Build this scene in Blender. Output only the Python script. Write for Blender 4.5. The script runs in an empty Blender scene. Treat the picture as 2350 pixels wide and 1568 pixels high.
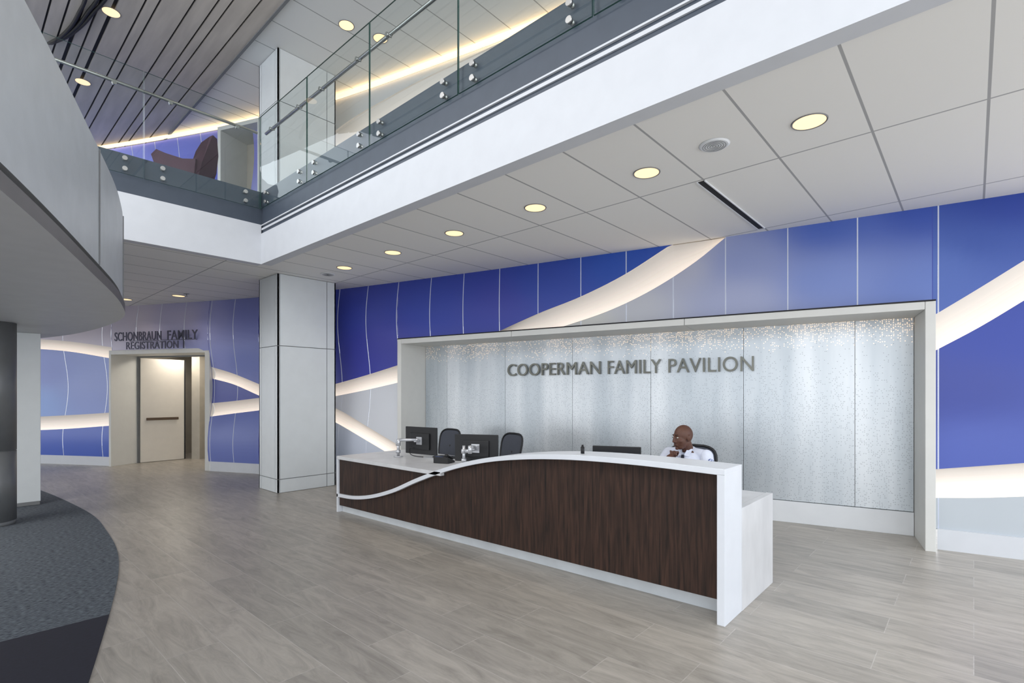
import bpy, math, random, bisect
from mathutils import Vector, Matrix
random.seed(7)
scene = bpy.context.scene
COL = scene.collection
# ------------------------------------------------------------------ room layout from image coordinates
# World axes follow the building grid (X along the reception desk, Y towards the back wall).
F = 1178.0; HOR = 905.0; CX = 1175.0; EYE = 1.59
C, S = 0.7434, 0.6688
def w(x, y):            # camera-frame offset/depth estimated from image pixels -> building grid
    return (x*C - y*S, x*S + y*C)
def onz(u, v, z):       # image pixel projected onto a horizontal level z
    d = (z-EYE)*F/(HOR-v); k = (u-CX)/F
    X, Y = w(k*d, d); return Vector((X, Y, z))
def lin(c):
    r = []
    for x in c[:3]:
        x = x/255.0
        r.append(x/12.92 if x <= 0.04045 else ((x+0.055)/1.055)**2.4)
    return tuple(r)+(1.0,)
# ------------------------------------------------------------------ materials
def newmat(name):
    m = bpy.data.materials.new(name); m.use_nodes = True
    nt = m.node_tree; b = nt.nodes["Principled BSDF"]
    return m, nt, b
def mat(name, rgb, rough=0.5, metal=0.0, var=0.06, scale=6.0, emit=None, es=0.0, stretch=None, bump=0.0):
    m, nt, b = newmat(name)
    tc = nt.nodes.new("ShaderNodeTexCoord"); mp = nt.nodes.new("ShaderNodeMapping")
    no = nt.nodes.new("ShaderNodeTexNoise"); cr = nt.nodes.new("ShaderNodeValToRGB")
    no.inputs["Scale"].default_value = scale; no.inputs["Detail"].default_value = 4
    if stretch: mp.inputs["Scale"].default_value = stretch
    c = lin(rgb)
    cr.color_ramp.elements[0].position = 0.3; cr.color_ramp.elements[1].position = 0.7
    cr.color_ramp.elements[0].color = tuple(x*(1-var) for x in c[:3])+(1,)
    cr.color_ramp.elements[1].color = tuple(min(1, x*(1+var)) for x in c[:3])+(1,)
    nt.links.new(tc.outputs["Object"], mp.inputs["Vector"]); nt.links.new(mp.outputs[0], no.inputs["Vector"])
    nt.links.new(no.outputs["Fac"], cr.inputs["Fac"]); nt.links.new(cr.outputs[0], b.inputs["Base Color"])
    b.inputs["Roughness"].default_value = rough; b.inputs["Metallic"].default_value = metal
    if emit:
        b.inputs["Emission Color"].default_value = lin(emit); b.inputs["Emission Strength"].default_value = es
    if bump:
        bp = nt.nodes.new("ShaderNodeBump"); bp.inputs["Strength"].default_value = bump
        nt.links.new(no.outputs["Fac"], bp.inputs["Height"]); nt.links.new(bp.outputs[0], b.inputs["Normal"])
    return m
M = {}
M['white'] = mat("white_paint", (230,233,236), 0.5, var=0.02)
M['fasciawhite'] = mat("white_fascia_paint", (212,215,220), 0.5, var=0.02)
M['offwhite'] = mat("warm_white_paint", (216,216,212), 0.5, var=0.02)
M['solid'] = mat("white_solid_surface", (220,224,230), 0.3, var=0.02)
M['fasciagrey'] = mat("blue_grey_fascia", (108,115,128), 0.5, var=0.04)
M['dark'] = mat("dark_reveal", (30,28,34), 0.7)
M['slabdark'] = mat("charcoal_slab_edge", (68,77,90), 0.5)
M['steel'] = mat("brushed_steel", (190,190,188), 0.28, 0.9)
M['black'] = mat("black_plastic", (20,21,24), 0.5)
M['screen'] = mat("dark_screen", (12,14,20), 0.2)
M['silverplastic'] = mat("silver_arm", (200,202,206), 0.3, 0.7)
M['drum'] = mat("light_grey_metal_panel", (188,192,196), 0.42, 0.15, var=0.04)
M['drumsoff'] = mat("grey_soffit_panel", (208,209,210), 0.5, 0.05, var=0.03)
M['drumrim'] = mat("taupe_rim", (106,102,102), 0.45, 0.2)
M['joint'] = mat("joint_grey", (120,122,124), 0.6)
M['column'] = mat("column_panel", (216,221,223), 0.42, 0.05, var=0.02)
M['kick'] = mat("kick_grey", (205,210,214), 0.4)
M['slat'] = mat("metal_slats", (190,182,173), 0.7, 0.0, var=0.12, scale=3, stretch=(0.4,3,1))
M['slatgap'] = mat("slat_gap", (24,23,24), 0.7)
M['skin'] = mat("dark_brown_skin", (84,52,38), 0.55, var=0.1, scale=30)
M['shirt'] = mat("white_shirt", (214,220,236), 0.75, var=0.04, scale=20)
M['trouser'] = mat("navy_trousers", (30,34,48), 0.8)
M['eye'] = mat("eye_white", (190,185,175), 0.3)
M['iris'] = mat("dark_iris", (25,16,12), 0.2)
M['patch'] = mat("blue_patch", (38,66,130), 0.6)
M['burg'] = mat("plum_upholstery", (72,46,60), 0.75, var=0.1)
M['doorleaf'] = mat("cream_door", (222,216,206), 0.45, var=0.02)
M['corr'] = mat("corridor_paint", (190,184,172), 0.6)
M['bronze'] = mat("bronze_wood", (88,70,54), 0.5)
M['meshback'] = mat("chair_mesh", (70,74,84), 0.8)
M['letter'] = mat("brushed_nickel_letters", (116,117,110), 0.35, 0.6, var=0.2, scale=3)
M['letterdark'] = mat("grey_letters", (88,88,104), 0.35, 0.5)
M['greycol'] = mat("grey_column_metal", (122,124,126), 0.4, 0.3)
M['seam'] = mat("pale_seam", (205,212,228), 0.35)
M['marble'] = mat("marble", (210,211,213), 0.3, var=0.09, scale=2.5, stretch=(2,2,0.9))
def emis(name, rgb, st):
    m = mat(name, rgb, 0.5, emit=rgb, es=st, var=0.02); return m
M['lamp'] = emis("lamp_glow", (255,220,172), 1.15)
M['cove'] = emis("cove_led", (255,224,180), 1.6)
# band: cream curved cove surface, LED wash painted in as emission fading upward
m, nt, b = newmat("cream_cove_painted_glow"); M['band'] = m
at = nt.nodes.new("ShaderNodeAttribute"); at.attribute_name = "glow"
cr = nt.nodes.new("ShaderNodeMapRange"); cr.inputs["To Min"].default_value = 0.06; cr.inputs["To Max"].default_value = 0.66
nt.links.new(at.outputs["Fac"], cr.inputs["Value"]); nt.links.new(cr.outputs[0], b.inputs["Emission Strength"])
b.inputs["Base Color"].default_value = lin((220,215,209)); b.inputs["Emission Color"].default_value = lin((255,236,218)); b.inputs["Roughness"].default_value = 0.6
# blue wall
m, nt, b = newmat("blue_gradient_wall_panel"); M['blue'] = m
at = nt.nodes.new("ShaderNodeAttribute"); at.attribute_name = "tint"
no = nt.nodes.new("ShaderNodeTexNoise"); no.inputs["Scale"].default_value = 0.8
tc = nt.nodes.new("ShaderNodeTexCoord"); nt.links.new(tc.outputs["Object"], no.inputs["Vector"])
mx = nt.nodes.new("ShaderNodeMix"); mx.data_type = 'RGBA'; mx.blend_type = 'MULTIPLY'; mx.inputs[0].default_value = 0.08
nt.links.new(at.outputs["Color"], mx.inputs[6]); nt.links.new(no.outputs["Fac"], mx.inputs[7]); nt.links.new(mx.outputs[2], b.inputs["Base Color"])
b.inputs["Roughness"].default_value = 0.36
# glass
m = bpy.data.materials.new("clear_glass"); m.use_nodes = True; nt = m.node_tree; nt.nodes.clear()
o = nt.nodes.new("ShaderNodeOutputMaterial"); mixs = nt.nodes.new("ShaderNodeMixShader"); tr = nt.nodes.new("ShaderNodeBsdfTransparent"); gl = nt.nodes.new("ShaderNodeBsdfGlossy"); fr = nt.nodes.new("ShaderNodeLayerWeight"); ge = nt.nodes.new("ShaderNodeNewGeometry"); sb = nt.nodes.new("ShaderNodeMath"); ml = nt.nodes.new("ShaderNodeMath"); pw = nt.nodes.new("ShaderNodeMath"); ad = nt.nodes.new("ShaderNodeMath")
tr.inputs[0].default_value = (0.955,0.98,0.975,1); gl.inputs["Roughness"].default_value = 0.0
pw.operation='POWER'; pw.inputs[1].default_value=4.5; ad.operation='MULTIPLY_ADD'; ad.inputs[1].default_value=.75; ad.inputs[2].default_value=.06
sb.operation='SUBTRACT'; sb.inputs[0].default_value=1; ml.operation='MULTIPLY'
fr.inputs[0].default_value=.5
nt.links.new(fr.outputs["Facing"], pw.inputs[0]); nt.links.new(pw.outputs[0], ad.inputs[0]); nt.links.new(ge.outputs["Backfacing"], sb.inputs[1]); nt.links.new(ad.outputs[0], ml.inputs[0]); nt.links.new(sb.outputs[0], ml.inputs[1])
nt.links.new(ml.outputs[0], mixs.inputs[0]); nt.links.new(tr.outputs[0], mixs.inputs[1]); nt.links.new(gl.outputs[0], mixs.inputs[2]); nt.links.new(mixs.outputs[0], o.inputs[0]); M['glass'] = m
M['glassedge'] = mat("green_glass_edge", (60,92,86), 0.2)
# wood
m, nt, b = newmat("dark_walnut"); M['wood'] = m
tc = nt.nodes.new("ShaderNodeTexCoord"); mp = nt.nodes.new("ShaderNodeMapping"); mp.inputs["Scale"].default_value = (1.6,1,0.10)
n1 = nt.nodes.new("ShaderNodeTexNoise"); n1.inputs["Scale"].default_value = 30; n1.inputs["Detail"].default_value = 8; n1.inputs["Distortion"].default_value = 0.5
cr = nt.nodes.new("ShaderNodeValToRGB"); cr.color_ramp.elements[0].position = .3; cr.color_ramp.elements[1].position = .75
cr.color_ramp.elements[0].color = lin((27,19,15)); cr.color_ramp.elements[1].color = lin((70,48,38))
nt.links.new(tc.outputs["Object"], mp.inputs[0]); nt.links.new(mp.outputs[0], n1.inputs["Vector"]); nt.links.new(n1.outputs["Fac"], cr.inputs[0]); nt.links.new(cr.outputs[0], b.inputs["Base Color"]); b.inputs["Roughness"].default_value = .55; b.inputs["Specular IOR Level"].default_value = .3
# floor tiles
m, nt, b = newmat("grey_plank_tiles"); M['floor'] = m
tc = nt.nodes.new("ShaderNodeTexCoord"); br = nt.nodes.new("ShaderNodeTexBrick")
br.inputs["Scale"].default_value = 1; br.inputs["Brick Width"].default_value = 1.2; br.inputs["Row Height"].default_value = 0.3; br.inputs["Mortar Size"].default_value = 0.0025; br.offset = 0.37
br.inputs["Color1"].default_value = lin((188,181,171)); br.inputs["Color2"].default_value = lin((170,164,155)); br.inputs["Mortar"].default_value = lin((200,195,188))
br.inputs["Mortar Smooth"].default_value = 0.2
mp = nt.nodes.new("ShaderNodeMapping"); mp.inputs["Scale"].default_value = (1.1, 6, 1)
n1 = nt.nodes.new("ShaderNodeTexNoise"); n1.inputs["Scale"].default_value = 2.0; n1.inputs["Detail"].default_value = 10; n1.inputs["Roughness"].default_value = .72; n1.inputs["Distortion"].default_value = .8
vm = nt.nodes.new("ShaderNodeVectorMath"); vm.operation='MULTIPLY_ADD'; vm.inputs[1].default_value=(9,9,9)
cr = nt.nodes.new("ShaderNodeValToRGB"); cr.color_ramp.elements[0].position = .3; cr.color_ramp.elements[1].position = .62
cr.color_ramp.elements[0].color = (.54,.535,.53,1); cr.color_ramp.elements[1].color = (1,1,1,1)
mx = nt.nodes.new("ShaderNodeMix"); mx.data_type = 'RGBA'; mx.blend_type = 'MULTIPLY'; mx.inputs[0].default_value = .85
nt.links.new(tc.outputs["Object"], br.inputs["Vector"]); nt.links.new(tc.outputs["Object"], mp.inputs[0]); nt.links.new(br.outputs["Color"], vm.inputs[0]); nt.links.new(mp.outputs[0], vm.inputs[2]); nt.links.new(vm.outputs[0], n1.inputs["Vector"]); nt.links.new(n1.outputs["Fac"], cr.inputs[0])
nt.links.new(br.outputs["Color"], mx.inputs[6]); nt.links.new(cr.outputs[0], mx.inputs[7]); nt.links.new(mx.outputs[2], b.inputs["Base Color"]); b.inputs["Roughness"].default_value = .36
# carpet
m, nt, b = newmat("carpet_tiles"); M['carpet'] = m
tc = nt.nodes.new("ShaderNodeTexCoord"); sp = nt.nodes.new("ShaderNodeSeparateXYZ"); gt = nt.nodes.new("ShaderNodeMath"); gt.operation = 'GREATER_THAN'; gt.inputs[1].default_value = -4.62
mp = nt.nodes.new("ShaderNodeMapping"); mp.inputs["Scale"].default_value = (60, 18, 1)
n1 = nt.nodes.new("ShaderNodeTexNoise"); n1.inputs["Scale"].default_value = 1.6; n1.inputs["Detail"].default_value = 3
cr = nt.nodes.new("ShaderNodeValToRGB"); cr.color_ramp.elements[0].position = .35; cr.color_ramp.elements[1].position = .68
cr.color_ramp.elements[0].color = lin((52,58,68)); cr.color_ramp.elements[1].color = lin((110,118,126))
c2 = nt.nodes.new("ShaderNodeValToRGB"); c2.color_ramp.elements[0].color = lin((22,23,34)); c2.color_ramp.elements[1].color = lin((38,38,54))
mx = nt.nodes.new("ShaderNodeMix"); mx.data_type = 'RGBA'
nt.links.new(tc.outputs["Object"], sp.inputs[0]); nt.links.new(sp.outputs[0], gt.inputs[0]); nt.links.new(tc.outputs["Object"], mp.inputs[0]); nt.links.new(mp.outputs[0], n1.inputs["Vector"])
nt.links.new(n1.outputs["Fac"], cr.inputs[0]); nt.links.new(n1.outputs["Fac"], c2.inputs[0]); nt.links.new(gt.outputs[0], mx.inputs[0]); nt.links.new(cr.outputs[0], mx.inputs[6]); nt.links.new(c2.outputs[0], mx.inputs[7]); nt.links.new(mx.outputs[2], b.inputs["Base Color"]); b.inputs["Roughness"].default_value = .95
# ceiling tiles
def ceilmat(name, rgb, line, dx, dy):
    m, nt, b = newmat(name)
    tc = nt.nodes.new("ShaderNodeTexCoord"); mp = nt.nodes.new("ShaderNodeMapping"); mp.inputs["Location"].default_value = (dx, dy, 0)
    br = nt.nodes.new("ShaderNodeTexBrick"); br.offset = 0; br.inputs["Scale"].default_value = 1; br.inputs["Brick Width"].default_value = .63; br.inputs["Row Height"].default_value = 1.84
    br.inputs["Mortar Size"].default_value = .009; br.inputs["Mortar Smooth"].default_value = .1; br.inputs["Color1"].default_value = lin(rgb); br.inputs["Color2"].default_value = tuple(x*.965 for x in lin(rgb)[:3])+(1,); br.inputs["Mortar"].default_value = lin(line)
    nt.links.new(tc.outputs["Object"], mp.inputs[0]); nt.links.new(mp.outputs[0], br.inputs["Vector"]); nt.links.new(br.outputs["Color"], b.inputs["Base Color"]); b.inputs["Roughness"].default_value = .7
    return m
M['ceil'] = ceilmat("acoustic_ceiling_tiles", (244,243,239), (172,172,172), .556, -4.60+1.84*3)
M['ceilup'] = ceilmat("upper_ceiling_tiles", (230,231,229), (164,166,164), .2, -.6)
# perforated feature panel
m, nt, b = newmat("perforated_brushed_metal"); M['perf'] = m
tc = nt.nodes.new("ShaderNodeTexCoord"); sp = nt.nodes.new("ShaderNodeSeparateXYZ"); nt.links.new(tc.outputs["Object"], sp.inputs[0])
cb = nt.nodes.new("ShaderNodeCombineXYZ"); nt.links.new(sp.outputs[0], cb.inputs[0]); nt.links.new(sp.outputs[2], cb.inputs[1])
vo = nt.nodes.new("ShaderNodeTexVoronoi"); vo.voronoi_dimensions='2D'; vo.inputs["Scale"].default_value = 48; vo.inputs["Randomness"].default_value = .6; nt.links.new(cb.outputs[0], vo.inputs["Vector"])
def math_(op, a, bb=None, clamp=False):
    n = nt.nodes.new("ShaderNodeMath"); n.operation = op; n.use_clamp = clamp
    for i, x in enumerate((a, bb)):
        if x is None: continue
        if isinstance(x, (int, float)): n.inputs[i].default_value = x
        else: nt.links.new(x, n.inputs[i])
    return n.outputs[0]
dot = math_('LESS_THAN', vo.outputs["Distance"], .25)
nz = nt.nodes.new("ShaderNodeTexNoise"); nz.inputs["Scale"].default_value = 1.4; nt.links.new(cb.outputs[0], nz.inputs["Vector"])
wn = nt.nodes.new("ShaderNodeSeparateColor"); nt.links.new(vo.outputs["Color"], wn.inputs[0])
topm = nt.nodes.new("ShaderNodeMapRange"); topm.inputs["From Min"].default_value = 2.12; topm.inputs["From Max"].default_value = 2.42; nt.links.new(sp.outputs[2], topm.inputs["Value"])
xr = nt.nodes.new("ShaderNodeMapRange"); xr.inputs["From Min"].default_value = 7; xr.inputs["From Max"].default_value = 0; xr.inputs["To Min"].default_value = .12; xr.inputs["To Max"].default_value = .5; nt.links.new(sp.outputs[0], xr.inputs["Value"])
pres = math_('LESS_THAN', wn.outputs[0], math_('MULTIPLY', math_('ADD', math_('SUBTRACT', nz.outputs["Fac"], .30), xr.outputs[0]), topm.outputs[0]))
lit = math_('MULTIPLY', dot, pres)
mid = nt.nodes.new("ShaderNodeMapRange"); mid.inputs["From Min"].default_value = 2.1; mid.inputs["From Max"].default_value = 1.5; mid.inputs["To Min"].default_value=.10; mid.inputs["To Max"].default_value=.42; nt.links.new(sp.outputs[2], mid.inputs["Value"])
pres2 = math_('LESS_THAN', wn.outputs[1], math_('MULTIPLY', mid.outputs[0], math_('ADD', nz.outputs["Fac"], .35)))
dk = math_('MULTIPLY', math_('MULTIPLY', dot, pres2), .42)
mp = nt.nodes.new("ShaderNodeMapping"); mp.inputs["Scale"].default_value = (2.2, 1, .22); nt.links.new(tc.outputs["Object"], mp.inputs[0])
n2 = nt.nodes.new("ShaderNodeTexNoise"); n2.inputs["Scale"].default_value = 1.3; n2.inputs["Detail"].default_value = 4; nt.links.new(mp.outputs[0], n2.inputs["Vector"])
cr = nt.nodes.new("ShaderNodeValToRGB"); cr.color_ramp.elements[0].position = .3; cr.color_ramp.elements[1].position = .7; cr.color_ramp.elements[0].color = lin((188,197,204)); cr.color_ramp.elements[1].color = lin((226,231,235)); nt.links.new(n2.outputs["Fac"], cr.inputs[0])
mx = nt.nodes.new("ShaderNodeMix"); mx.data_type = 'RGBA'; nt.links.new(dk, mx.inputs[0]); nt.links.new(cr.outputs[0], mx.inputs[6]); mx.inputs[7].default_value = lin((104,114,124)); nt.links.new(mx.outputs[2], b.inputs["Base Color"])
b.inputs["Metallic"].default_value = .4; b.inputs["Roughness"].default_value = .34
b.inputs["Emission Color"].default_value = lin((255,212,164)); nt.links.new(math_('MULTIPLY', lit, 1.1), b.inputs["Emission Strength"])

# ------------------------------------------------------------------ mesh builder
class B:
    def __init__(s): s.v=[]; s.f=[]; s.m=[]; s.sm=[]
    def face(s, idx, m=0, sm=False): s.f.append(tuple(idx)); s.m.append(m); s.sm.append(sm)
    def quad(s, a, b, c, d, m=0, sm=False):
        n=len(s.v); s.v += [tuple(a),tuple(b),tuple(c),tuple(d)]; s.face((n,n+1,n+2,n+3), m, sm)
    def hexa(s, p, m=0, ms=None):
        n=len(s.v); s.v += [tuple(x) for x in p]
        for i,q in enumerate(((0,3,2,1),(4,5,6,7),(0,1,5,4),(1,2,6,5),(2,3,7,6),(3,0,4,7))):
            s.face([n+j for j in q], ms[i] if ms else m)
    def box(s, x0,x1,y0,y1,z0,z1,m=0, ms=None):
        s.hexa([(x0,y0,z0),(x1,y0,z0),(x1,y1,z0),(x0,y1,z0),(x0,y0,z1),(x1,y0,z1),(x1,y1,z1),(x0,y1,z1)], m, ms)
    def side(s, prof, ya, yb, m=0):   # (x, z, width factor) outline extruded between two y planes
        n=len(s.v); k=len(prof)
        s.v += [(x,ya*f,z) for x,z,f in prof]+[(x,yb*f,z) for x,z,f in prof]
        s.face(list(range(n,n+k)),m); s.face(list(range(n+2*k-1,n+k-1,-1)),m)
        for i in range(k):
            j=(i+1)%k; s.face((n+i,n+k+i,n+k+j,n+j),m)
    def prism(s, poly, z0, z1, m=0, mtop=None, mbot=None, sm=False):
        n=len(s.v); k=len(poly)
        s.v += [(p[0],p[1],z0) for p in poly]+[(p[0],p[1],z1) for p in poly]
        s.face(list(range(n+k-1,n-1,-1)), m if mbot is None else mbot); s.face(list(range(n+k,n+2*k)), m if mtop is None else mtop)
        for i in range(k):
            j=(i+1)%k; s.face((n+i,n+j,n+k+j,n+k+i), m, sm)
    def cyl(s, p0, p1, r0, r1=None, n=20, m=0, cap=True, sm=True):
        r1 = r0 if r1 is None else r1
        p0=Vector(p0); p1=Vector(p1); d=(p1-p0).normalized()
        a = d.orthogonal().normalized(); b=d.cross(a); k=len(s.v)
        for p,r in ((p0,r0),(p1,r1)):
            for i in range(n):
                t=2*math.pi*i/n; s.v.append(tuple(p+(a*math.cos(t)+b*math.sin(t))*r))
        for i in range(n):
            j=(i+1)%n; s.face((k+i,k+j,k+n+j,k+n+i), m, sm)
        if cap: s.face([k+i for i in range(n-1,-1,-1)], m); s.face([k+n+i for i in range(n)], m)
    def ell(s, c, r, m=0, n=16, rings=10, rot=None):
        k=len(s.v); c=Vector(c)
        pts=[]
        for i in range(rings+1):
            ph=math.pi*i/rings
            for j in range(n):
                t=2*math.pi*j/n; p=Vector((r[0]*math.sin(ph)*math.cos(t), r[1]*math.sin(ph)*math.sin(t), -r[2]*math.cos(ph)))
                if i in (0,rings) and j>0: continue
                if rot: p = rot@p
                pts.append(tuple(c+p))
        s.v += pts
        def ix(i,j):
            if i==0: return k
            if i==rings: return k+1+(rings-1)*n
            return k+1+(i-1)*n+(j%n)
        for i in range(rings):
            for j in range(n):
                if i==0: s.face((ix(0,0),ix(1,j+1),ix(1,j)), m, True)
                elif i==rings-1: s.face((ix(i,j),ix(i,j+1),ix(rings,0)), m, True)
                else: s.face((ix(i,j),ix(i,j+1),ix(i+1,j+1),ix(i+1,j)), m, True)
    def cap(s, p0, p1, r0, r1, m=0, n=14):
        s.cyl(p0,p1,r0,r1,n,m); s.ell(p0,(r0,)*3,m,n,8); s.ell(p1,(r1,)*3,m,n,8)
    def tube(s, path, r, m=0, n=10, closed=False):
        P=[Vector(p) for p in path]; k=len(s.v); L=len(P); ref=None
        for i,p in enumerate(P):
            if closed: d=(P[(i+1)%L]-P[i-1]).normalized()
            else: d=(P[min(i+1,L-1)]-P[max(i-1,0)]).normalized()
            if ref is None: a=d.orthogonal().normalized()
            else: a=(ref-d*ref.dot(d)).normalized()
            ref=a; b=d.cross(a)
            for j in range(n):
                t=2*math.pi*j/n; s.v.append(tuple(p+(a*math.cos(t)+b*math.sin(t))*r))
        for i in range(L if closed else L-1):
            for j in range(n):
                q=(i+1)%L; jj=(j+1)%n
                s.face((k+i*n+j,k+i*n+jj,k+q*n+jj,k+q*n+j), m, True)
        if not closed:
            s.face([k+j for j in range(n-1,-1,-1)], m); s.face([k+(L-1)*n+j for j in range(n)], m)
    def mesh(s, name, mats):
        me=bpy.data.meshes.new(name); me.from_pydata(s.v,[],s.f)
        for x in mats: me.materials.append(M[x] if isinstance(x,str) else x)
        me.polygons.foreach_set("material_index", s.m); me.polygons.foreach_set("use_smooth", s.sm); me.update()
        return me
    def obj(s, name, mats, parent=None, bevel=0, label=None, seg=2):
        o=bpy.data.objects.new(name, s.mesh(name, mats)); COL.objects.link(o)
        if bevel:
            md=o.modifiers.new("Bevel",'BEVEL'); md.width=bevel; md.segments=seg; md.limit_method='ANGLE'; md.angle_limit=math.radians(40)
        if parent is not None:
            o.parent=parent; o.matrix_parent_inverse = Matrix.Identity(4)
        if label: o["label"]=label
        return o
def empty(name, loc, rotz=0, label=None, cat=None, group=None):
    e=bpy.data.objects.new(name, None); e.empty_display_size=.1; e.location=loc; e.rotation_euler=(0,0,rotz); COL.objects.link(e)
    tag(e,label,cat,group); return e
def tag(o, label=None, cat=None, group=None):
    if label: o["label"]=label
    if cat: o["category"]=cat
    if group: o["group"]=group
    return o
def struct(o, label=None):
    o["kind"]="structure"
    if label: o["label"]=label
    return o
def copy_tree(o, loc, rotz=None, parent=None):
    n=o.copy(); COL.objects.link(n)
    if parent is None:
        n.location=loc
        if rotz is not None: n.rotation_euler=(0,0,rotz)
    else: n.parent=parent; n.matrix_parent_inverse=o.matrix_parent_inverse.copy()
    for c in list(o.children):
        copy_tree(c, None, None, n)
    return n
def wparent(child, par):   # child built in world coordinates
    child.parent=par; child.matrix_parent_inverse=Matrix.Translation(-Vector(par.location))
def crom(P, n=14):
    P=[Vector(p) for p in P]; out=[]
    for i in range(len(P)-1):
        a=P[i-1] if i>0 else P[0]*2-P[1]; b=P[i]; c=P[i+1]; d=P[i+2] if i+2<len(P) else c*2-b
        for j in range(n):
            t=j/n; out.append(.5*((2*b)+(c-a)*t+(2*a-5*b+4*c-d)*t*t+(3*b-a-3*c+d)*t**3))
    out.append(P[-1]); return out
# ------------------------------------------------------------------ wall plan curve
PL=[(8.2,2.75),(7,3.58),(5.6,4.5),(4.35,5.3),(2.15,6.62),(.97,7.28),(-.78,8.25),(-3.22,9.5),(-5.3,10.35),(-8.7,11.35),(-11.3,11.9),(-14.5,12.4)]
dense=crom([Vector((x,y,0)) for x,y in PL], 24)
SS=[0.0]
for i in range(1,len(dense)): SS.append(SS[-1]+(dense[i]-dense[i-1]).length)
KK=[p.x/p.y for p in dense]; WD=[Vector(w(p.x,p.y)) for p in dense]
def s_of_u(u):
    k=(u-CX)/F
    for i in range(len(KK)-1):
        if KK[i]>=k>=KK[i+1]:
            t=(KK[i]-k)/(KK[i]-KK[i+1]); return SS[i]+t*(SS[i+1]-SS[i]), dense[i].y+t*(dense[i+1].y-dense[i].y)
    return (0.0, dense[0].y) if k>KK[0] else (SS[-1], dense[-1].y)
def wallsz(u,v):
    s,d=s_of_u(u); return s, EYE+(HOR-v)*d/F
def plan(s):
    i=min(max(bisect.bisect_right(SS,s)-1,0),len(SS)-2); t=(s-SS[i])/(SS[i+1]-SS[i])
    p=WD[i].lerp(WD[i+1],t)
    a=WD[min(i+2,len(WD)-1)]-WD[max(i-1,0)]; a.normalize()
    return p, Vector((-a.y,a.x))
S_FR=s_of_u(2140)[0]; S_FL=s_of_u(918)[0]
def amp(s):
    if s<S_FR: return 0.0
    t=min(1,max(0,(s-S_FR-4.0)/3.5)); return .06*t*t*(3-2*t)
def wpt(s,z,off=0.0):
    p,n=plan(s); o=off+amp(s)*math.sin(2*math.pi*(z-.2)/2.35+.6)
    return (p.x+n.x*o, p.y+n.y*o, z)
def herm(P):
    P=sorted(P); xs=[p[0] for p in P]; ys=[p[1] for p in P]; n=len(P)
    sl=[(ys[i+1]-ys[i])/(xs[i+1]-xs[i]) for i in range(n-1)]
    tg=[sl[0]]+[(sl[i-1]+sl[i])/2 for i in range(1,n-1)]+[sl[-1]]
    def f(x):
        if x<=xs[0]: return ys[0]+tg[0]*(x-xs[0])
        if x>=xs[-1]: return ys[-1]+tg[-1]*(x-xs[-1])
        i=bisect.bisect_right(xs,x)-1; h=xs[i+1]-xs[i]; t=(x-xs[i])/h
        return (2*t**3-3*t*t+1)*ys[i]+(t**3-2*t*t+t)*h*tg[i]+(-2*t**3+3*t*t)*ys[i+1]+(t**3-t*t)*h*tg[i+1]
    return f
def band(name,u0,u1,up,lo): # u0>u1 (right to left)
    return dict(name=name,kind='band',s0=s_of_u(u0)[0],s1=s_of_u(u1)[0],hi=herm([wallsz(*p) for p in up]),lo=herm([wallsz(*p) for p in lo]))
def hole(name,u0,u1,z0,z1):
    return dict(name=name,kind='hole',s0=s_of_u(u0)[0],s1=s_of_u(u1)[0],hi=lambda s:z1,lo=lambda s:z0)
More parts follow.
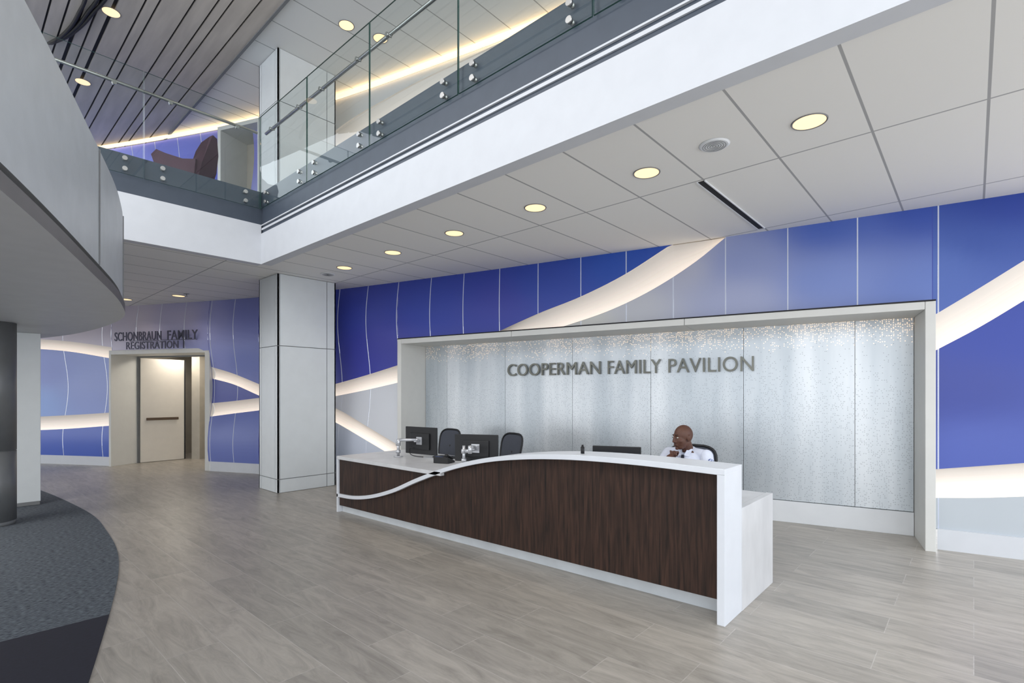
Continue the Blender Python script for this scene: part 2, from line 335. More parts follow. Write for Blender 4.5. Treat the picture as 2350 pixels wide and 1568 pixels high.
def build_wall(nm, zb, zt, elems, seams, samples, u0, u1, lab, bandname):
    s0=s_of_u(u0)[0]; s1=s_of_u(u1)[0]
    br={round(s0,4),round(s1,4)}
    n=int((s1-s0)/.09)
    for i in range(n+1): br.add(round(s0+(s1-s0)*i/n,4))
    for e in elems: br.add(round(e['s0'],4)); br.add(round(e['s1'],4))
    sm=[s_of_u(u)[0] for u in seams]
    for q in sm: br.add(round(q-.006,4)); br.add(round(q+.006,4))
    br=sorted(x for x in br if s0-1e-6<=x<=s1+1e-6)
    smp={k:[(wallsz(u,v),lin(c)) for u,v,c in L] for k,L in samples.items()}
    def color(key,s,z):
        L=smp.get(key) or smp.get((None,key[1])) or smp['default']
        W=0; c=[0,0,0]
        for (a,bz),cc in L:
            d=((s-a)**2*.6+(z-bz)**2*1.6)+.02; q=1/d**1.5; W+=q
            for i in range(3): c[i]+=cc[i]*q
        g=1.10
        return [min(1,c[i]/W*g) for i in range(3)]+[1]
    wb=B(); tints=[]; bb=B(); glow=[]
    for a,b_ in zip(br,br[1:]):
        if b_-a<1e-4: continue
        mid=(a+b_)/2; act=[e for e in elems if e['s0']-1e-5<mid<e['s1']+1e-5]
        act.sort(key=lambda e:e['lo'](mid)+e['hi'](mid))
        isseam=any(abs(mid-q)<.0065 for q in sm)
        def edges(s):
            cur=zb; r=[]
            for e in act:
                lo=min(max(e['lo'](s),cur),zt); hi=min(max(e['hi'](s),lo),zt); r.append((lo,hi)); cur=hi
            return r
        ea=edges(a); eb=edges(b_)
        ca=cb=zb; prev='base'
        ints=[]
        for e,(la,ha),(lb,hb) in zip(act,ea,eb):
            ints.append(('p',prev,e['name'],ca,la,cb,lb)); ints.append((e['kind'],e['name'],None,la,ha,lb,hb)); ca,cb=ha,hb; prev=e['name']
        ints.append(('p',prev,'top',ca,zt,cb,zt))
        for t,k0,k1,a0,a1,b0,b1 in ints:
            if (a1-a0)<1e-4 and (b1-b0)<1e-4: continue
            if t=='hole': continue
            N=14 if t=='p' else 6
            for i in range(N):
                f0=i/N; f1=(i+1)/N
                za0=a0+(a1-a0)*f0; za1=a0+(a1-a0)*f1; zb0=b0+(b1-b0)*f0; zb1=b0+(b1-b0)*f1
                if t=='p':
                    off=.002 if isseam else 0
                    wb.quad(wpt(b_,zb0,off),wpt(a,za0,off),wpt(a,za1,off),wpt(b_,zb1,off),1 if isseam else 0,True)
                    tints += [color((k0,k1),b_,zb0),color((k0,k1),a,za0),color((k0,k1),a,za1),color((k0,k1),b_,zb1)]
                else:
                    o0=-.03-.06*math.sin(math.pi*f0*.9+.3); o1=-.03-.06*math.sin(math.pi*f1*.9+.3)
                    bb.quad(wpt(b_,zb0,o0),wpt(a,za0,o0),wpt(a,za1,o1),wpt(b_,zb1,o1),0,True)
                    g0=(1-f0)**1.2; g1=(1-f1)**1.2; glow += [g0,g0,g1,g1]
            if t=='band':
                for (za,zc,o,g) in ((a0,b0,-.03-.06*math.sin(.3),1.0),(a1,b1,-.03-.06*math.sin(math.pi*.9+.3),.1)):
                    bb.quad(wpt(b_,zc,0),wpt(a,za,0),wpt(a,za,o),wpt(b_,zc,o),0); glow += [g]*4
    o=wb.obj(nm,['blue','seam'])
    at=o.data.color_attributes.new("tint",'FLOAT_COLOR','POINT'); at.data.foreach_set("color",[x for t in tints for x in t])
    struct(o,lab)
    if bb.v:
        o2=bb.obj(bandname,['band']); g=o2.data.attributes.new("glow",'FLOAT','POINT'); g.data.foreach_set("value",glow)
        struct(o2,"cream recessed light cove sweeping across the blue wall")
CEIL=3.53; FRZ=2.53
elems=[
 hole('frame',2140,918,0,2.49),
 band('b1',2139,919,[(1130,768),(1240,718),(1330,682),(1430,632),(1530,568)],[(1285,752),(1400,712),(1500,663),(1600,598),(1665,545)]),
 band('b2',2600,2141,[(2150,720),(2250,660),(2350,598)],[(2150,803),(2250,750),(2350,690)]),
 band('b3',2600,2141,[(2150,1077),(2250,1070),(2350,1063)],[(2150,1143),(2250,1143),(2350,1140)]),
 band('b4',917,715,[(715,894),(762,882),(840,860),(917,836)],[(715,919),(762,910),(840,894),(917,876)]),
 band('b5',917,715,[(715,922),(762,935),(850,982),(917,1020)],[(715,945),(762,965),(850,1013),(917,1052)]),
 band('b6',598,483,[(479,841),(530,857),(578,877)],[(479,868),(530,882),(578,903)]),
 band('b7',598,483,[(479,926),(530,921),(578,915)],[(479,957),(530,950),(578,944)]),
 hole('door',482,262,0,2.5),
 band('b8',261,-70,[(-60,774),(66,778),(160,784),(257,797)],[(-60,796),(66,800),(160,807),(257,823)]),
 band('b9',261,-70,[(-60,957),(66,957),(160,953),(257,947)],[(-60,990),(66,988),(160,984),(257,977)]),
]
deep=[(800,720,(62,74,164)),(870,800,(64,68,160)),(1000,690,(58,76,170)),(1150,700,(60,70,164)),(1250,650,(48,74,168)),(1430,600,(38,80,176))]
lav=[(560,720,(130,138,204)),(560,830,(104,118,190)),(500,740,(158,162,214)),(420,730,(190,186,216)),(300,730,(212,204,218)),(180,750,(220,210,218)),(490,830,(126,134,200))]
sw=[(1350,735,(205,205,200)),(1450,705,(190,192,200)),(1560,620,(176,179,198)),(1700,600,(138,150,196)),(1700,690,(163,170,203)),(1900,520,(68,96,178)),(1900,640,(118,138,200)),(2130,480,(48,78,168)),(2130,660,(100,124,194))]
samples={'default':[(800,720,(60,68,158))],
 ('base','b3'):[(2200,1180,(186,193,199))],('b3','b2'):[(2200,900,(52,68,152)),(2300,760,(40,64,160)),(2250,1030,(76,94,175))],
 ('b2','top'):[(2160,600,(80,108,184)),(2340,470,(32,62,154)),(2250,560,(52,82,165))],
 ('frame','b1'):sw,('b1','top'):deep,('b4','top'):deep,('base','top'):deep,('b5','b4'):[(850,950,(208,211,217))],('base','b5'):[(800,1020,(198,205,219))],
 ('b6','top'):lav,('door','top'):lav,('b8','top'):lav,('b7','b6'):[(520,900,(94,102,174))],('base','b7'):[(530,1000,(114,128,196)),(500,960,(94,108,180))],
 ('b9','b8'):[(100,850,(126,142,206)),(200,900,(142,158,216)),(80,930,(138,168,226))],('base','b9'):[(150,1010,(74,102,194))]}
seams=[2153.5,1968,1808,1665,1545,1437,1333,1235,1147,1065,990,915,845,780,720,640,540,487,428,372,318,240,150,60,-30]
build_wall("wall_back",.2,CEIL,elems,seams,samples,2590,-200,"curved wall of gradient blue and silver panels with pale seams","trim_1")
# upper storey wall
DK=4.59
elems2=[hole('door',578,512,0,6.95),
 band('c1',1900,600,[(640,420),(760,300),(900,215),(1100,120),(1300,30)],[(640,460),(760,370),(900,290),(1100,210),(1300,120)])]
samples2={'default':[(400,330,(104,114,210)),(270,340,(130,138,226)),(480,400,(86,94,188)),(590,350,(120,120,190)),(700,330,(202,206,206)),(800,330,(202,205,203)),(1100,200,(202,205,203))]}
build_wall("wall_upper",DK-.05,7.04,elems2,[302,355,407,460],samples2,2590,-200,"curved upper storey wall, blue-violet fading to pale grey","trim_2")
# baseboard following the curve
def strip(name, u0,u1,z0,z1,off,matn,label,skip=(),thick=.02):
    b=B(); s0=s_of_u(u0)[0]; s1=s_of_u(u1)[0]; n=int((s1-s0)/.12)
    for i in range(n):
        a=s0+(s1-s0)*i/n; c=s0+(s1-s0)*(i+1)/n; m=(a+c)/2
        if any(x<m<y for x,y in skip): continue
        def q(s,z,o):
            p,nn=plan(s); return (p.x+nn.x*o,p.y+nn.y*o,z)
        b.quad(q(c,z0,off),q(a,z0,off),q(a,z1,off),q(c,z1,off),0,True)
        b.quad(q(c,z1,off),q(a,z1,off),q(a,z1,off-thick),q(c,z1,off-thick),0)
    o=b.obj(name,[matn]); struct(o,label); return o
fs=(s_of_u(2140)[0],s_of_u(918)[0]); ds=(s_of_u(482)[0],s_of_u(262)[0])
strip("baseboard_back",2590,-200,0,.21,.03,'fasciawhite',"white base band under the curved wall",(fs,ds),.16)
strip("trim_3",2590,-200,7.03,7.11,.06,'cove',"warm cove light strip along the top of the upper wall",(),.14)
# ------------------------------------------------------------------ floor, ceilings, slab
b=B(); b.quad((-20,-7,0),(6,-7,0),(6,13,0),(-20,13,0)); struct(b.obj("floor",['floor']),"grey stone-look plank tile floor")
SX=-7.85; SY=3.17
b=B(); z=CEIL
b.quad((SX,SY+.13,z),(SX,10,z),(2.6,10,z),(2.6,SY+.13,z)); b.quad((-18,-5,z),(-18,10,z),(SX,10,z),(SX,-5,z))
struct(b.obj("ceiling",['ceil']),"white rectangular acoustic tile ceiling below the mezzanine")
b=B(); b.box(SX-.02,2.6,SY+.02,10,CEIL+.01,DK); b.box(-18,SX-.02,-5,10,CEIL+.01,DK)
struct(b.obj("floor.001",['slabdark']),"mezzanine floor slab")
b=B()
def fasciaA(z0,z1,out,m): b.box(SX,2.6,SY-out,SY+.14,z0,z1,m)
def fasciaB(z0,z1,out,m): b.box(SX-.14,SX+out,-5,SY-out,z0,z1,m)
fasciaA(CEIL-.012,3.97,0.0,0); fasciaA(3.97,4.02,-.07,1); fasciaA(4.02,4.05,-.005,0); fasciaA(4.05,4.085,-.07,1); fasciaA(4.085,4.10,0,0); fasciaA(4.10,4.33,-.03,2); fasciaA(4.33,DK,-.05,3)
fasciaB(CEIL-.012,4.10,0.0,0); fasciaB(4.10,4.33,-.03,3); fasciaB(4.33,DK,-.05,3)
struct(b.obj("trim_4",['fasciawhite','dark','fasciagrey','slabdark']),"white mezzanine edge with dark reveals and grey fascia")
b=B(); z=7.15
b.quad((-18,3.24,z),(-18,10,z),(2.6,10,z),(2.6,3.24,z)); struct(b.obj("ceiling.001",['ceilup']),"white tile ceiling over the mezzanine")
# slat ceiling
b=B(); y=3.22; edge=[(-5,-8.8),(.4,-9.6),(.7,-10.1),(.8,-11.2),(1.3,-13.9),(1.8,-17),(3.4,-17)]
def xmin(y):
    for (a,xa),(c,xc) in zip(edge,edge[1:]):
        if a<=y<=c: return xa+(xc-xa)*(y-a)/(c-a)
    return -8.8
while y>-4.6:
    wd=random.choice([.11,.15,.2,.24,.3]); gap=random.choice([.025,.025,.035,.05])
    y0=y-wd; x0=xmin(y0); x1=xmin(y)
    b.hexa([(x0,y0,7.12),(3,y0,7.12),(3,y,7.12),(x1,y,7.12),(x0,y0,7.18),(3,y0,7.18),(3,y,7.18),(x1,y,7.18)],0)
    b.hexa([(x0,y0-gap,7.15),(3,y0-gap,7.15),(3,y0,7.15),(x0,y0,7.15),(x0,y0-gap,7.3),(3,y0-gap,7.3),(3,y0,7.3),(x0,y0,7.3)],1)
    y=y0-gap
b.box(-18,3,3.22,3.26,7.10,7.3,2)
struct(b.obj("ceiling.002",['slat','slatgap','joint']),"grey-brown linear metal slat ceiling over the atrium")
b=B()
for off in (0,18,30):
    pts=[(112+off*.2,100),(140+off*.5,84),(165+off*.8,58),(182+off*1.1,28),(196+off*1.5,0),(205+off*2,-40)]
    b.tube(crom([onz(u,v,7.09) for u,v in pts],6),.022)
struct(b.obj("trim_5",['slatgap']),"curved dark ceiling track")
# ------------------------------------------------------------------ drum balcony
SC=[(-.9,-1.2),(-1.45,.7),(-2.175,2.18),(-3.0,3.66),(-3.80,5.0),(-4.58,6.0),(-5.95,7.15),(-7.36,8.0),(-9.5,8.95),(-12,9.7)]
sc=[w(p.x,p.y) for p in crom([Vector((x,y,0)) for x,y in SC],8)]
corner=[w(-17,9.7),w(-17,-1.2)]
def inset(P,d):
    out=[]
    for i,p in enumerate(P):
        a=Vector(P[min(i+1,len(P)-1)])-Vector(P[max(i-1,0)]); a.normalize(); out.append((p[0]-a.y*d,p[1]+a.x*d))
    return out
b=B(); b.prism(sc+corner,2.46,2.545,1,mbot=0); struct(b.obj("ceiling.003",['drumsoff','drumrim']),"grey curved soffit of the round balcony")
b=B(); b.prism(inset(sc,.10)+corner,2.545,2.60,1); b.prism(inset(sc,.02)+corner,2.60,3.50,0)
o=b.obj("wall_left",['drum','dark']); struct(o,"light grey metal-clad curved balcony front")
b=B()
si=inset(sc,.015)
for i in range(6,len(si)-1,10):
    p=Vector(si[i]); b.box(p.x-.004,p.x+.004,p.y-.004,p.y+.004,2.6,3.5)
struct(b.obj("trim_6",['joint']),"panel joints in the balcony front")
# carpet
CC=[(.1,-1.2),(-1.15,.9),(-2.33,2.825),(-3.63,4.74),(-4.70,5.95),(-5.91,7.07),(-8.28,8.79),(-10.5,9.9),(-13,10.8)]
cc=[w(p.x,p.y) for p in crom([Vector((x,y,0)) for x,y in CC],12)]
b=B(); b.prism(cc+[w(-17,10.8),w(-17,-1.2)],0.001,.008); o=b.obj("carpet",['carpet']); tag(o,"blue-grey carpet tiles with a curved edge and a dark band","carpet")
# ------------------------------------------------------------------ columns
def column(x0,x1,y0,y1,z0,z1,joints,label,base=True):
    e=empty("column",((x0+x1)/2,(y0+y1)/2,z0),0,label,"column")
    b=B(); g=.006; b.box(x0+.012,x1-.012,y0+.012,y1-.012,z0,z1,1)
    zs=[z0]+joints+[z1]
    vx=.1
    for a,c in zip(zs,zs[1:]):
        for (ax,bx) in ((x0,x0+vx),(x0+vx,x1-vx),(x1-vx,x1)):
            b.box(ax+(g if ax!=x0 else 0),bx-(g if bx!=x1 else 0),y0,y0+.02,a+g,c-g)
            b.box(ax+(g if ax!=x0 else 0),bx-(g if bx!=x1 else 0),y1-.02,y1,a+g,c-g)
        for (ay,by) in ((y0,y0+.03),(y0+.03,y1-.16),(y1-.16,y1)):
            b.box(x1-.02,x1,ay+(g if ay!=y0 else 0),by-(g if by!=y1 else 0),a+g,c-g)
            b.box(x0,x0+.02,ay+(g if ay!=y0 else 0),by-(g if by!=y1 else 0),a+g,c-g)
    o=b.obj("cladding",['column','joint']); wparent(o,e)
    return e
column(-9.0,-8.28,3.60,4.60,0,CEIL-.001,[.22,2.37],"square pale grey panel-clad column standing on the tile floor")
column(-9.0,-8.28,3.60,4.60,DK,7.149,[6.3],"square pale grey panel-clad column on the mezzanine")
cx,cy=w(-7.0,7.35)
e=empty("column",(cx,cy,0),0,"slim white square column under the round balcony","column")
b=B(); b.box(-.17,.17,-.17,.17,.06,2.458,0); b.box(-.165,.165,-.165,.165,.009,.06,1); b.obj("shaft",['column','joint'],e,.004)
cx,cy=w(-6.27,6.2)
e=empty("column",(cx,cy,0),0,"grey metal round column under the round balcony","column")
b=B(); b.cyl((0,0,.009),(0,0,.06),.20,n=32,m=1); b.cyl((0,0,.06),(0,0,.9),.21,n=32); b.cyl((0,0,.9),(0,0,.91),.2,n=32,m=1); b.cyl((0,0,.91),(0,0,2.458),.21,n=32); b.obj("shaft",['greycol','joint'],e)
# ------------------------------------------------------------------ glass railings
def railing(name_label, origin, dirv, joints, z0,z1, inner):
    e=empty("glass_railing",(origin[0],origin[1],DK),0,name_label,"railing")
    O=Vector((origin[0],origin[1],0)); D=Vector(dirv+(0,)); I=Vector(inner+(0,))
    for a,c in zip(joints,joints[1:]):
        a2=a+.006; c2=c-.006
        p=[O+D*a2-I*.02,O+D*c2-I*.02,O+D*c2-I*.006,O+D*a2-I*.006]
        if D.cross(I).z<0: p=[p[1],p[0],p[3],p[2]]
        b=B(); b.hexa([(q.x,q.y,z0) for q in p]+[(q.x,q.y,z1) for q in p],0,[1,1,0,1,0,1])
        g=b.obj("glass_panel",['glass','glassedge']); wparent(g,e)
        L=c-a
        for t in ([a+.2,c-.2] if L>.7 else [a+L/2]):
            for zz in (4.39,4.52):
                q=O+D*t; b=B(); b.cyl(q+Vector((0,0,zz))-I*.042,q+Vector((0,0,zz))-I*.0201,.027,n=20); b.cyl(q+Vector((0,0,zz))-I*.0059,q+Vector((0,0,zz))+I*.045,.02,n=16)
                so=b.obj("standoff",['steel']); so.parent=g; so.matrix_parent_inverse=Matrix.Identity(4)
    z=5.475; A=O+D*joints[0]+I*.07; Z=O+D*joints[-1]+I*.07
    b=B(); b.tube([A+Vector((0,0,z)),Z+Vector((0,0,z))],.021,n=14); h=b.obj("handrail",['steel']); wparent(h,e)
    for a,c in zip(joints,joints[1:]):
        for t in ((a+.3,c-.3) if c-a>.9 else ((a+c)/2,)):
            q=O+D*t; b=B(); b.cyl(q-I*.0059+Vector((0,0,z-.05)),q+I*.02+Vector((0,0,z-.05)),.024); b.tube([q+I*.02+Vector((0,0,z-.05)),q+I*.06+Vector((0,0,z-.05)),q+I*.07+Vector((0,0,z-.02))],.009)
            k=b.obj("rail_bracket",['steel']); wparent(k,e)
    return e
railing("frameless glass railing with steel handrail along the mezzanine edge",(SX,SY),(1,0),[0.0,1.45,2.9,4.35,5.8,7.25,8.7],4.33,5.69,(0,1))
railing("frameless glass railing with steel handrail beside the round balcony",(SX,SY),(0,-1),[.03,1.45,2.9,4.35],4.33,5.69,(-1,0))
# ------------------------------------------------------------------ feature portal
R=Vector(w(4.262,5.16)); L=Vector(w(-1.966,8.80)); E=(L-R).normalized(); LEN=(L-R).length; NB=Vector((E.y,-E.x))
if NB.dot(R)<0: NB=-NB   # pointing to the back
ANG=math.atan2(E.y,E.x)
def loc2w(a,d,z): p=R+E*a+NB*d; return (p.x,p.y,z)
def lbox(b,a0,a1,d0,d1,z0,z1,m=0):
    b.hexa([loc2w(a0,d1,z0),loc2w(a1,d1,z0),loc2w(a1,d0,z0),loc2w(a0,d0,z0),loc2w(a0,d1,z1),loc2w(a1,d1,z1),loc2w(a1,d0,z1),loc2w(a0,d0,z1)],m)
e=empty("portal_frame",(R.x,R.y,0),0,"wide white projecting frame around the perforated metal wall","wall frame")
b=B(); lbox(b,0,.085,0,.72,0,2.53); o=b.obj("jamb",['offwhite'],None,.004); wparent(o,e)
b=B(); lbox(b,LEN-.085,LEN,0,.72,0,2.53); o=b.obj("jamb",['offwhite'],None,.004); wparent(o,e)
b=B()
cuts=[.085,2.45,4.95,LEN-.085]
for a,c in zip(cuts,cuts[1:]): lbox(b,a+.003,c-.003,0,.72,2.45,2.53)
lbox(b,.085,LEN-.085,.01,.71,2.46,2.525,1)
o=b.obj("header",['offwhite','joint'],None,.003); wparent(o,e)
b=B(); lbox(b,.0,LEN,-.005,.2,2.531,2.545); o=b.obj("top_reveal",['dark']); wparent(o,e)
pe=empty("perforated_panel_wall",(0,0,0),0,"silver perforated metal wall panels with tiny warm lights along the top","wall panel")
P0=R+NB*.66
sgn=-1 if (Vector((-math.sin(ANG),math.cos(ANG))).dot(NB)>0) else 1   # local y towards the room
b=B()
seam=[.09,.64,1.84,3.04,4.24,5.44,6.64,LEN-.09]
for a,c in zip(seam,seam[1:]): b.box(a+.0025,c-.0025,-.02,.02,.27,2.449)
pe.location=(P0.x,P0.y,0); pe.rotation_euler=(0,0,ANG)
b.obj("metal_panels",['perf'],pe)
b=B(); y0,y1=sorted((-.01*sgn,.035*sgn)); b.box(.09,LEN-.09,y0,y1,0,.262); b.obj("base_panel",['white'],pe,.003,"white base panel")
b=B(); y0,y1=sorted((-.035*sgn,-.055*sgn)); b.box(.09,LEN-.09,y0,y1,0,2.449); b.obj("backing",['joint'],pe)
# ------------------------------------------------------------------ lettering
def letters(name,text,p0,p1,z0,h,matn,depth=.02,off=.004):
    cu=bpy.data.curves.new(name,'FONT'); cu.body=text; cu.extrude=.5; cu.size=1; cu.resolution_u=6; cu.space_character=1.03; cu.offset=off
    t=bpy.data.objects.new("tmp",cu); COL.objects.link(t); dg=bpy.context.evaluated_depsgraph_get(); dg.update()
    me=bpy.data.meshes.new_from_object(t.evaluated_get(dg)); bpy.data.objects.remove(t)
    xs=[v.co.x for v in me.vertices]; ys=[v.co.y for v in me.vertices]; x0,x1=min(xs),max(xs); y0,y1=min(ys),max(ys)
    p0=Vector(p0); p1=Vector(p1); d=(p1-p0); Ln=d.length; d.normalize(); n=Vector((d.y,-d.x))
    for v in me.vertices:
        a=(v.co.x-x0)/(x1-x0)*Ln; c=(v.co.y-y0)/(y1-y0)*h; q=p0+d*a+n*(v.co.z*depth); v.co=(q.x,q.y,z0+c)
    me.materials.clear(); me.materials.append(M[matn]); me.name=name
    o=bpy.data.objects.new(name,me); COL.objects.link(o); return o
def on_panel(u,off):
    k=(u-CX)/F; r=Vector(w(k,1)); q=R+NB*(.66-off)
    det=r.x*(-E.y)-r.y*(-E.x); t=(q.x*(-E.y)-q.y*(-E.x))/det; return r*t
mp_=on_panel(1450,.05); ws=empty("wall_lettering",(mp_.x,mp_.y,1.885),0,"large brushed nickel letters mounted on the perforated metal wall","sign")
for tx,ua,ub_ in (("COOPERMAN",1165,1378),("FAMILY",1395,1517),("PAVILION",1534,1730)):
    o=letters("letter_row",tx,on_panel(ua,.05),on_panel(ub_,.05),1.885,.195,'letter',.025,.0); wparent(o,ws)
# ------------------------------------------------------------------ registration door portal
A0=Vector(w(-8.86,11.28)); A1=Vector(w(-6.27,10.64)); DE=(A1-A0).normalized(); DL=(A1-A0).length; DB=Vector((-DE.y,DE.x))
if DB.dot(A0)<0: DB=-DB
def dl(a,d,z): p=A0+DE*a+DB*d; return (p.x,p.y,z)
def dbox(b,a0,a1,d0,d1,z0,z1,m=0):
    b.hexa([dl(a0,d0,z0),dl(a1,d0,z0),dl(a1,d1,z0),dl(a0,d1,z0),dl(a0,d0,z1),dl(a1,d0,z1),dl(a1,d1,z1),dl(a0,d1,z1)],m)
b=B(); dbox(b,0,.06,0,.66,0,2.55); dbox(b,DL-.12,DL,0,.66,0,2.55); dbox(b,.06,DL-.12,0,.66,2.46,2.55)
dbox(b,.06,.09,.60,.66,0,2.46,1); dbox(b,DL-.15,DL-.12,.60,.66,0,2.46,1); dbox(b,.09,DL-.15,.60,.66,2.43,2.46,1)
struct(b.obj("trim_7",['offwhite','joint'],None,.004),"cream portal frame around the registration doors")
b=B(); dbox(b,-.6,-.5,.68,5,0,2.8); dbox(b,DL-.05,DL+.05,.68,5,0,2.8,); dbox(b,-.6,DL+.05,5,5.1,0,2.8); dbox(b,-.6,DL+.05,.68,5.1,2.7,2.8); dbox(b,.62,.86,1.55,1.75,0,2.7,0); dbox(b,.86,1.20,1.95,2.0,0,2.7,1); dbox(b,1.20,DL,1.9,2.1,0,2.7,0)
struct(b.obj("wall_corridor",['corr','bronze']),"beige corridor walls behind the registration doors")
hp=Vector(dl(.11,.64,0)[:2]); th=math.atan2(DE.y,DE.x)+math.radians(66)
d1=empty("door_1",(hp.x,hp.y,0),th,"cream door leaf standing ajar with a push bar","door"); d1["kind"]="structure"
b=B(); b.box(0,.92,-.022,.022,.01,2.42); b.obj("door_leaf",['doorleaf'],d1,.003)
b=B(); b.box(.10,.76,-.085,-.055,.98,1.04); b.box(.12,.18,-.06,-.022,.985,1.035); b.box(.68,.74,-.06,-.022,.985,1.035); b.obj("push_bar",['bronze'],d1,.006,"bronze push bar")
b=B(); b.box(.90,.926,-.03,.03,.01,2.42); b.obj("edge_plate",['dark'],d1)
sg=empty("registration_sign",dl(1.3,-.09,2.55),0,"two rows of grey metal letters standing on the door portal","sign")
for tx,a0,a1,z0,hh in (("REGISTRATION",.60,1.97,2.553,.16),("SCHONBRAUN",.28,1.53,2.738,.19),("FAMILY",1.69,2.46,2.738,.19)):
    o=letters("letter_row",tx,dl(a0,-.09,0)[:2],dl(a1,-.09,0)[:2],z0,hh,'letterdark',.015,.002); wparent(o,sg)
b=B(); dbox(b,.7,2.44,-.10,-.08,2.724,2.735); dbox(b,2.10,2.112,-.10,-.08,2.551,2.722); o=b.obj("letter_rail",['letterdark']); wparent(o,sg)
# upper door portal
U0=Vector(onz(509,HOR-(DK-EYE)*F/10.45,DK)[:2]); U1=Vector(onz(600,HOR-(DK-EYE)*F/10.1,DK)[:2]); ud=(U1-U0).normalized(); UL=(U1-U0).length; ub=Vector((-ud.y,ud.x))
if ub.dot(U0)<0: ub=-ub
def ubox(b,a0,a1,d0,d1,z0,z1,m=0):
    P=[U0+ud*a0+ub*d0,U0+ud*a1+ub*d0,U0+ud*a1+ub*d1,U0+ud*a0+ub*d1]; b.hexa([(p.x,p.y,z0) for p in P]+[(p.x,p.y,z1) for p in P],m)
b=B(); ubox(b,0,.08,-.1,.6,DK,6.98); ubox(b,.08,UL,-.1,.6,6.9,6.98); ubox(b,UL,UL+.08,-.1,.6,DK,6.98); ubox(b,.08,.45,.55,.6,DK,6.9,1); ubox(b,.45,UL,.58,.62,DK,6.9,2)
struct(b.obj("trim_8",['offwhite','corr','dark'],None,.004),"cream portal frame in the upper blue wall")
# ------------------------------------------------------------------ reception desk
wave=herm([(-6.41,.225),(-6.0,.245),(-5.6,.31),(-5.135,.44),(-4.64,.63),(-4.05,.825),(-3.54,.945),(-3.09,1.01),(-2.6,1.05),(-1.95,1.065),(-1.30,1.055)])
XL=-6.41; XR=-1.262
desk=empty("reception_desk",(-3.85,4.1,0),0,"long white and dark walnut reception desk with a sweeping wave counter","reception desk")
def fy(X): return 3.60+.07*(X-XL)/(XR-XL)
b=B(); N=60; xs=[XL+.035+(XR-.05-XL-.035)*i/N for i in range(N+1)]
for a,c in zip(xs,xs[1:]):
    za=.09+.05*(a-XL)/(XR-XL); zc=.09+.05*(c-XL)/(XR-XL); ta=max(.715,wave(a)-.02) ; tc_=max(.715,wave(c)-.02)
    b.hexa([(a,fy(a),za),(c,fy(c),zc),(c,fy(c)+.03,zc),(a,fy(a)+.03,za),(a,fy(a),ta),(c,fy(c),tc_),(c,fy(c)+.03,tc_),(a,fy(a)+.03,ta)])
o=b.obj("wood_front",['wood']); wparent(o,desk); o["label"]="dark walnut veneer front"
b=B()
P=[]
for i in range(81):
    X=XL+(XR-XL)*i/80; z=wave(X); dz=(wave(X+.01)-wave(X-.01))/.02; nrm=Vector((-dz,1)).normalized()*.022
    t=min(1,max(0,(X+4.62)/.5)); t=t*t*(3-2*t); P.append((X,z,nrm,3.575+.06+.285*t))
n0=len(b.v)
for X,z,nr,yb in P:
    b.v += [(X+nr.x,3.575,z+nr.y),(X-nr.x,3.575,z-nr.y),(X-nr.x,yb,z-nr.y),(X+nr.x,yb,z+nr.y)]
for i in range(80):
    q=n0+i*4; r=q+4
    for j in range(4): b.face((q+j,q+(j+1)%4,r+(j+1)%4,r+j),0,False)
b.face((n0,n0+3,n0+2,n0+1)); b.face((n0+320,n0+321,n0+322,n0+323))
o=b.obj("wave_counter",['solid'],None,.003); wparent(o,desk); o["label"]="white solid surface wave rising into the raised counter"
b=B(); b.box(XR-.055,XR,3.575,3.92,0,1.04); o=b.obj("end_panel",['solid'],None,.003); wparent(o,desk); o["label"]="white end panel"
b=B(); b.box(XL,XL+.035,3.575,4.66,0,.71); o=b.obj("side_panel",['solid'],None,.003); wparent(o,desk)
b=B(); b.box(XR-.05,XR+.002,3.922,4.69,0,.756); o=b.obj("marble_end",['marble'],None,.003); wparent(o,desk); o["label"]="veined white marble end panel"
b=B(); b.box(XL,-4.25,3.575,4.67,.712,.755); b.box(-4.25,XR-.052,3.93,4.67,.712,.755); o=b.obj("worktop",['marble'],None,.003); wparent(o,desk); o["label"]="veined white stone worktop"
b=B(); b.hexa([(XL+.04,3.64,0),(XR-.06,3.80,0),(XR-.06,3.86,0),(XL+.04,3.70,0),(XL+.04,3.64,.16),(XR-.06,3.80,.16),(XR-.06,3.86,.16),(XL+.04,3.70,.16)]); o=b.obj("kickboard",['kick']); wparent(o,desk)
b=B(); xs=[-4.1+(XR-.06+4.1)*i/30 for i in range(31)]
for a,c in zip(xs,xs[1:]): b.hexa([(a,3.88,.16),(c,3.88,.16),(c,3.905,.16),(a,3.905,.16),(a,3.88,wave(a)-.03),(c,3.88,wave(c)-.03),(c,3.905,wave(c)-.03),(a,3.905,wave(a)-.03)])
o=b.obj("back_board",['solid']); wparent(o,desk)
for xa,xb in ((XL+.04,XL+.7),(-3.9,-3.4)):
    b=B(); b.box(xa,xb,4.0,4.62,.0,.71); o=b.obj("pedestal",['kick'],None,.004); wparent(o,desk)
